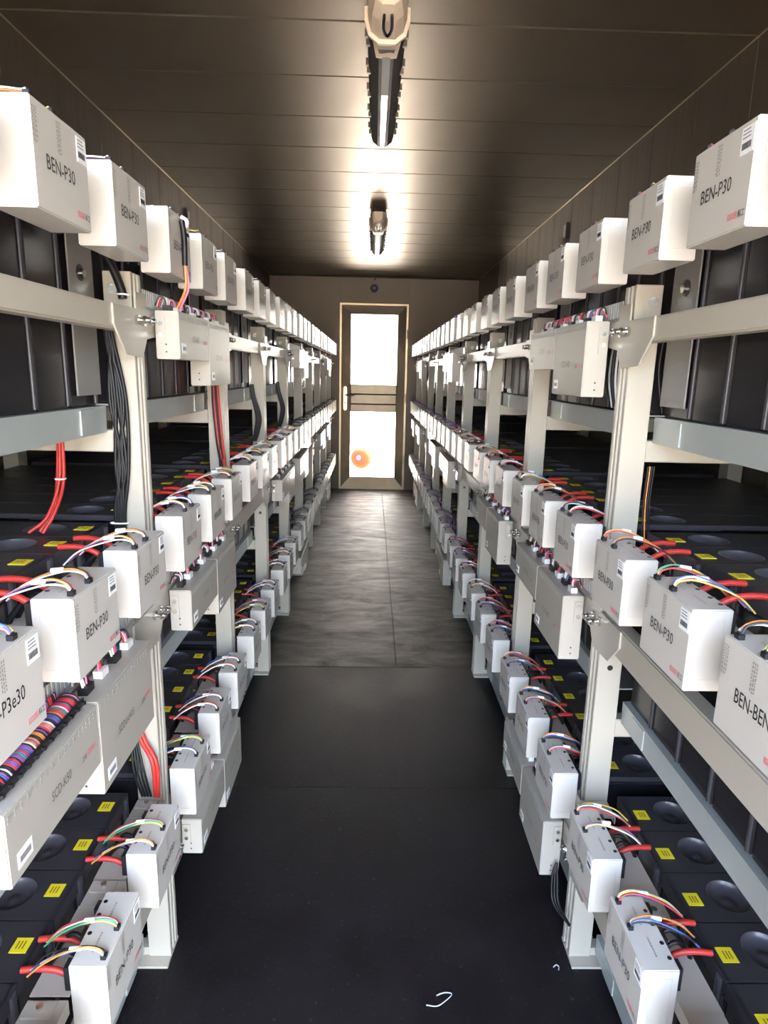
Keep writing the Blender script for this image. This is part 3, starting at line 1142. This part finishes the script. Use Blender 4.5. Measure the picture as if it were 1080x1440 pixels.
# ------------------------------------------------------------------ loose cable runs
def cable_run(name, label, cat, origin, strands, group=None, ties=()):
    r = tag(empty(name, origin), label, cat, group)
    ov = Vector(origin)
    for pts, rad, m in strands:
        obj('cable', MB().tube([p - ov for p in arc(pts, 6)], rad, 8, m).mesh('cable'), r)
    for (c, rx, ry) in ties:
        ring = [Vector((c[0] + rx * math.cos(2 * PI * k / 12), c[1] + ry * math.sin(2 * PI * k / 12), c[2])) - ov for k in range(13)]
        obj('cable_tie', MB().tube(ring, 0.0018, 5, 'white').mesh('cable_tie'), r)
    return r


st = []
for k in range(7):
    a = k - 3
    st.append(([(-0.498 - 0.002 * k, 1.204, 1.425), (-0.494 - 0.002 * k, 1.203, 1.375), (-0.478 - 0.005 * ((k * 3) % 7), 1.204, 1.265), (-0.482 - 0.004 * k, 1.206, 1.14),
                (-0.494 - 0.003 * ((k * 5) % 7), 1.206, 1.06), (-0.497 - 0.0035 * k, 1.206, 1.00)], 0.0036, 'cable'))
cable_run('cable_bundle', 'black cable bundle running down the nearest post, left rack', 'cable bundle', (-0.49, 1.19, 1.00), st, 'cable bundles on the racks',
          [((-0.506, 1.206, 1.03), 0.017, 0.005)])
cable_run('thick_cable', 'thick black cable arching behind top boxes to nearest post, left rack', 'cable', (-0.47, 1.185, 1.43),
          [([(-0.514, 1.196, 1.545), (-0.508, 1.197, 1.535), (-0.488, 1.198, 1.505), (-0.473, 1.199, 1.465), (-0.470, 1.199, 1.445)], 0.0078, 'cable')], None,
          [((-0.470, 1.199, 1.452), 0.0105, 0.0095)])
cable_run('red_cable_pair', 'red and black cables hanging under upper shelf, left rack', 'cables', (-0.60, 1.12, 1.00),
          [([(-0.585, 1.16, 1.20), (-0.588, 1.15, 1.12), (-0.60, 1.12, 1.06), (-0.625, 1.10, 1.035)], 0.0032, 'redcable'),
           ([(-0.580, 1.16, 1.20), (-0.580, 1.15, 1.12), (-0.585, 1.12, 1.07), (-0.60, 1.10, 1.035)], 0.0032, 'redcable'),
           ([(-0.590, 1.165, 1.20), (-0.592, 1.155, 1.13), (-0.592, 1.13, 1.07), (-0.61, 1.11, 1.035)], 0.0032, 'redcable')], None,
          [((-0.585, 1.15, 1.125), 0.009, 0.009)])
st = []
for k in range(2):
    st.append(([(-0.500 + 0.006 * k, 1.204, 0.60), (-0.490 + 0.008 * k, 1.202, 0.56), (-0.465 + 0.008 * k, 1.188, 0.52), (-0.464 + 0.006 * k, 1.19, 0.44)], 0.0045, 'redcable'))
for k in range(4):
    st.append(([(-0.508 - 0.004 * k, 1.204, 0.60), (-0.500 - 0.004 * k, 1.202, 0.56), (-0.484 - 0.007 * k, 1.188, 0.50), (-0.474 - 0.006 * k, 1.19, 0.44)], 0.0026, 'cable'))
cable_run('cable_bundle', 'red and black cables dropping to bottom row beside nearest post, left rack', 'cable bundle', (-0.49, 1.19, 0.44), st, 'cable bundles on the racks')
st = []
for k in range(5):
    st.append(([(-0.474 - 0.003 * k, 1.905, 1.36), (-0.472 - 0.004 * k, 1.90, 1.25), (-0.464 - 0.004 * k, 1.90, 1.12), (-0.458 - 0.004 * ((k * 2) % 5), 1.905, 1.04)], 0.0036, 'redcable' if k % 3 == 0 else 'cable'))
cable_run('cable_bundle', 'dark red and black cables down the second post, left rack', 'cable bundle', (-0.47, 1.9, 0.98), st, 'cable bundles on the racks')
for i, dx, lab in ((3, 0.0, 'black cable bowing outward beside the third post, left rack'), (4, 0.0, 'black cable hanging beside the fourth post, left rack')):
    y = PY(i) - 0.05
    cable_run('cable_bundle', lab, 'cable bundle', (-0.50, y, 1.0),
              [([(-0.498 - .003 * k, y, 1.27), (-0.49 - .004 * k, y, 1.22), (-0.468 - .007 * k, y, 1.14), (-0.478 - .006 * k, y, 1.08), (-0.49 - .005 * k, y, 1.045)], 0.0055, 'cable') for k in range(3)],
              'cable bundles on the racks')
st = []
for k in range(4):
    st.append(([(0.520 + 0.006 * k, 1.2065, 1.42), (0.515 + 0.010 * ((k * 3) % 4), 1.2065, 1.34), (0.530 + 0.008 * k, 1.2065, 1.262)], 0.0020, 'cable'))
cable_run('cable_bundle', 'thin black wires beside the nearest post above upper shelf, right rack', 'cable bundle', (0.53, 1.17, 1.26), st, 'cable bundles on the racks')
st = []
for k in range(4):
    st.append(([(0.515 + 0.004 * k, 1.2065, 1.16), (0.514 + 0.004 * k, 1.2065, 1.08), (0.520 + 0.006 * k, 1.2065, 0.99), (0.530 + 0.006 * k, 1.2065, 0.93)], 0.0013, 'w_orange' if k == 1 else 'cable'))
cable_run('cable_bundle', 'thin wires hanging beside the nearest post under upper shelf, right rack', 'cable bundle', (0.53, 1.17, 0.93), st, 'cable bundles on the racks')
st = []
for k in range(6):
    st.append(([(0.492 + 0.004 * k, 1.34 + 0.02 * k, 1.43), (0.492 + 0.003 * k, 1.345 + 0.02 * k, 1.33), (0.495 + 0.004 * k, 1.33 + 0.02 * k, 1.262)], 0.0032, 'white' if k in (1, 4) else 'cable'))
cable_run('cable_bundle', 'black and white wires behind the nearest tall top control box, right rack', 'cable bundle', (0.5, 1.35, 1.26), st, 'cable bundles on the racks')
cable_run('cable_bundle', 'black cables looping down under the nearest bottom module boxes, right rack', 'cable bundle', (0.43, 1.24, 0.1),
          [([(0.436, 1.282, 0.20), (0.425 + .006 * k, 1.272, 0.17), (0.425 + .006 * k, 1.25, 0.12), (0.452, 1.205, 0.10)], 0.003, 'cable') for k in range(3)], 'cable bundles on the racks')
cable_run('lead_wire', 'wire dropping from a top box to short control box, left rack', 'wire', (-0.385, 1.32, 1.44),
          [([(-0.388, 1.30, 1.600), (-0.386, 1.305, 1.57), (-0.388, 1.31, 1.52)], 0.0055, 'cable'),
           ([(-0.388, 1.31, 1.525), (-0.390, 1.315, 1.48), (-0.412, 1.33, 1.443)], 0.0024, 'w_orange'),
           ([(-0.387, 1.31, 1.525), (-0.388, 1.325, 1.48), (-0.410, 1.34, 1.443)], 0.0024, 'w_pink'),
           ([(-0.389, 1.298, 1.606), (-0.380, 1.305, 1.600), (-0.384, 1.312, 1.590)], 0.004, 'white')])


# ------------------------------------------------------------------ ceiling lamps
def lamp(y0, length, label):
    zc = 2.283
    r = tag(empty('ceiling_lamp', (0.004, y0, H)), label, 'lamp', 'ceiling lamps')
    o = Vector((0.0, 0.0, 0.0))

    def rel(z):
        return z - H
    # cover: half-octagon trough, rounded far end
    half = [(-0.056, 0.030), (-0.056, 0.0), (-0.046, -0.034), (-0.022, -0.052), (0.022, -0.052), (0.046, -0.034), (0.056, 0.0), (0.056, 0.030)]
    vs, fs = [], []
    cap = 0.20
    st = [(cap, 1.0), (length - 0.10, 0.90), (length - 0.04, 0.84), (length - 0.012, 0.70), (length, 0.45)]
    nn = len(half)
    for y, sc in st:
        vs += [(p[0] * sc, y, rel(zc) + p[1] * (sc if p[1] < 0 else 1)) for p in half]
    for i in range(len(st) - 1):
        fs += [(i * nn + k, i * nn + k + 1, (i + 1) * nn + k + 1, (i + 1) * nn + k) for k in range(nn - 1)]
        fs.append((i * nn, (i + 1) * nn, (i + 1) * nn + nn - 1, i * nn + nn - 1))
    fs.append(tuple((len(st) - 1) * nn + k for k in range(nn)))
    obj('cover', MB().add(vs, fs, 'lampdark').mesh('cover'), r)
    # polished centre strip
    b = MB()
    z = rel(zc) - 0.0535
    b.add([(-0.010, cap + 0.30, z), (0.010, cap + 0.30, z), (0.009, length - 0.055, z + 0.006), (-0.009, length - 0.055, z + 0.006),
           (-0.010, cap + 0.30, z + 0.004), (0.010, cap + 0.30, z + 0.004), (0.009, length - 0.055, z + 0.009), (-0.009, length - 0.055, z + 0.009)],
          [(0, 1, 2, 3), (7, 6, 5, 4), (0, 4, 5, 1), (1, 5, 6, 2), (2, 6, 7, 3), (3, 7, 4, 0)], 'lampglass')
    obj('light_strip', b.mesh('light_strip'), r)
    obj('strip_grey_half', MB().box(-0.012, 0.012, cap + 0.04, cap + 0.30, z - 0.002, z + 0.006, 'lampgrey').mesh('strip_grey_half'), r)  # near half of the strip, greyed like the dark floor it mirrors
    # near end cap with flange and tapered shoulder
    vs, fs = [], []
    st = [(-0.02, 0.45), (0.0, 0.72), (0.06, 0.92), (0.145, 0.98), (0.150, 1.14), (0.162, 1.14), (0.165, 1.0)]
    for y, sc in st:
        vs += [(p[0] * sc, y, rel(zc) + p[1] * (sc if p[1] < 0 else 1)) for p in half]
    for i in range(len(st) - 1):
        fs += [(i * nn + k, i * nn + k + 1, (i + 1) * nn + k + 1, (i + 1) * nn + k) for k in range(nn - 1)]
        fs.append((i * nn, (i + 1) * nn, (i + 1) * nn + nn - 1, i * nn + nn - 1))
    fs += [tuple(range(nn)), tuple((len(st) - 1) * nn + k for k in range(nn))]
    e = obj('end_cap', MB().add(vs, fs, 'lampcap').mesh('end_cap'), r)
    loop = [(-0.010, 0.02, rel(zc) - 0.052), (-0.011, 0.08, rel(zc) - 0.056), (0.0, 0.115, rel(zc) - 0.057), (0.011, 0.08, rel(zc) - 0.056), (0.010, 0.02, rel(zc) - 0.052)]
    obj('pull_loop', MB().tube(arc(loop, 5), 0.004, 8, 'black').mesh('pull_loop'), e)
    b = MB()
    za = rel(zc)
    b.add([(-0.040, 0.165, za - 0.046), (0.040, 0.165, za - 0.046), (0.030, 0.245, za - 0.054), (0.006, 0.250, za - 0.054), (0.0, 0.235, za - 0.054), (-0.006, 0.250, za - 0.054), (-0.030, 0.245, za - 0.054),
           (-0.040, 0.165, za - 0.030), (0.040, 0.165, za - 0.030), (0.030, 0.245, za - 0.040), (0.006, 0.250, za - 0.040), (0.0, 0.235, za - 0.040), (-0.006, 0.250, za - 0.040), (-0.030, 0.245, za - 0.040)],
          [(0, 1, 2, 3, 4, 5, 6), (13, 12, 11, 10, 9, 8, 7)] + [(i, (i + 1) % 7, 7 + (i + 1) % 7, 7 + i) for i in range(7)], 'lampcap')
    obj('shoulder', b.mesh('shoulder'), e)
    # side clips
    n = 5
    for k in range(n):
        y = 0.24 + k * (length - 0.36) / (n - 1)
        sc = 1.0 - 0.10 * (y - cap) / (length - cap)
        for q in (-1, 1):
            b = MB().box(min(q * 0.055 * sc, q * 0.064 * sc), max(q * 0.055 * sc, q * 0.064 * sc), y - 0.007, y + 0.007, za - 0.004, za + 0.016, 'clip')
            b.box(min(q * 0.048 * sc, q * 0.060 * sc), max(q * 0.048 * sc, q * 0.060 * sc), y - 0.007, y + 0.007, za - 0.026, za - 0.010, 'clip')
            obj('clip', b.mesh('clip'), r)
    # two mounting feet up to the ceiling
    for y in (0.22, length - 0.2):
        obj('mounting_foot', MB().box(-0.03, 0.03, y - 0.02, y + 0.02, za + 0.030, 0.0, 'clip').mesh('mounting_foot'), r)


lamp(1.86, 1.06, 'smoked ceiling lamp with cream end cap, nearer of the two lamps')
lamp(4.30, 1.10, 'ceiling lamp nearer the door, farther of the two lamps')

# ------------------------------------------------------------------ small fixtures
al = tag(empty('alarm_sounder', (-0.012, YB, 2.222)), 'small dark round alarm sounder on bracket above the door', 'alarm')
b = MB().cyl((0, 0, 0), (0, -0.035, 0), 0.048, 20, 'black').cyl((0, -0.035, 0), (0, -0.05, 0), 0.036, 20, 'black', r1=0.024)
obj('sounder_body', b.mesh('sounder_body'), al)
obj('bracket', MB().box(-0.04, 0.04, -0.012, 0.0, 0.055, 0.126, 'wall').mesh('bracket'), al)
obj('cable_gland', MB().cyl((0.008, -0.012, 0.095), (0.008, -0.028, 0.095), 0.014, 12, 'black').mesh('cable_gland'), al)
for s, yv, za, zb, lab in ((-1, 4.11, 2.19, 2.255, 'small dark wall switch high on the left wall'), (1, 4.05, 2.135, 2.225, 'small dark conduit box high on the right wall')):
    X = XL if s < 0 else XR
    w = tag(empty('wall_switch', (X, yv, za)), lab, 'switch')
    b = MB().box(min(0, -s * 0.016), max(0, -s * 0.016), -0.03, 0.03, 0, zb - za, 'black')
    obj('housing', bevel_mesh(b.mesh('housing'), 0.004), w)
    b = MB().box(min(-s * 0.016, -s * 0.020), max(-s * 0.016, -s * 0.020), -0.016, 0.016, 0.012, zb - za - 0.012, 'duct')
    obj('rocker', b.mesh('rocker'), w)

# litter on the floor
pp = arc([(0.118, 1.100, 0.002), (0.140, 1.096, 0.004), (0.158, 1.103, 0.008), (0.176, 1.122, 0.005), (0.160, 1.122, 0.009), (0.142, 1.120, 0.004)], 6)
b = MB()
vs, fs = [], []
for i, q in enumerate(pp):
    vs += [(q.x - 0.14, q.y - 1.11 - 0.0009, q.z), (q.x - 0.14, q.y - 1.11 + 0.0009, q.z + 0.0006), (q.x - 0.14, q.y - 1.11 + 0.0009, q.z + 0.0014), (q.x - 0.14, q.y - 1.11 - 0.0009, q.z + 0.0008)]
for i in range(len(pp) - 1):
    for k in range(4):
        fs.append((i * 4 + k, i * 4 + (k + 1) % 4, (i + 1) * 4 + (k + 1) % 4, (i + 1) * 4 + k))
b.add(vs, fs, 'paper')
tag(obj('string_scrap', b.mesh('string_scrap'), None, (0.14, 1.11, 0)), 'curled white scrap of string on the black floor', 'scrap')
b = MB()
b.tube(arc([(-0.007, 0.0, 0.0018), (0.0, 0.004, 0.004), (0.006, 0.001, 0.002), (0.003, -0.007, 0.0018)], 4), 0.0014, 5, 'paper')
tag(obj('cable_tie_scrap', b.mesh('cable_tie_scrap'), None, (0.425, 1.19, 0)), 'tiny pale scrap on the floor beside the nearest post, right rack', 'scrap')
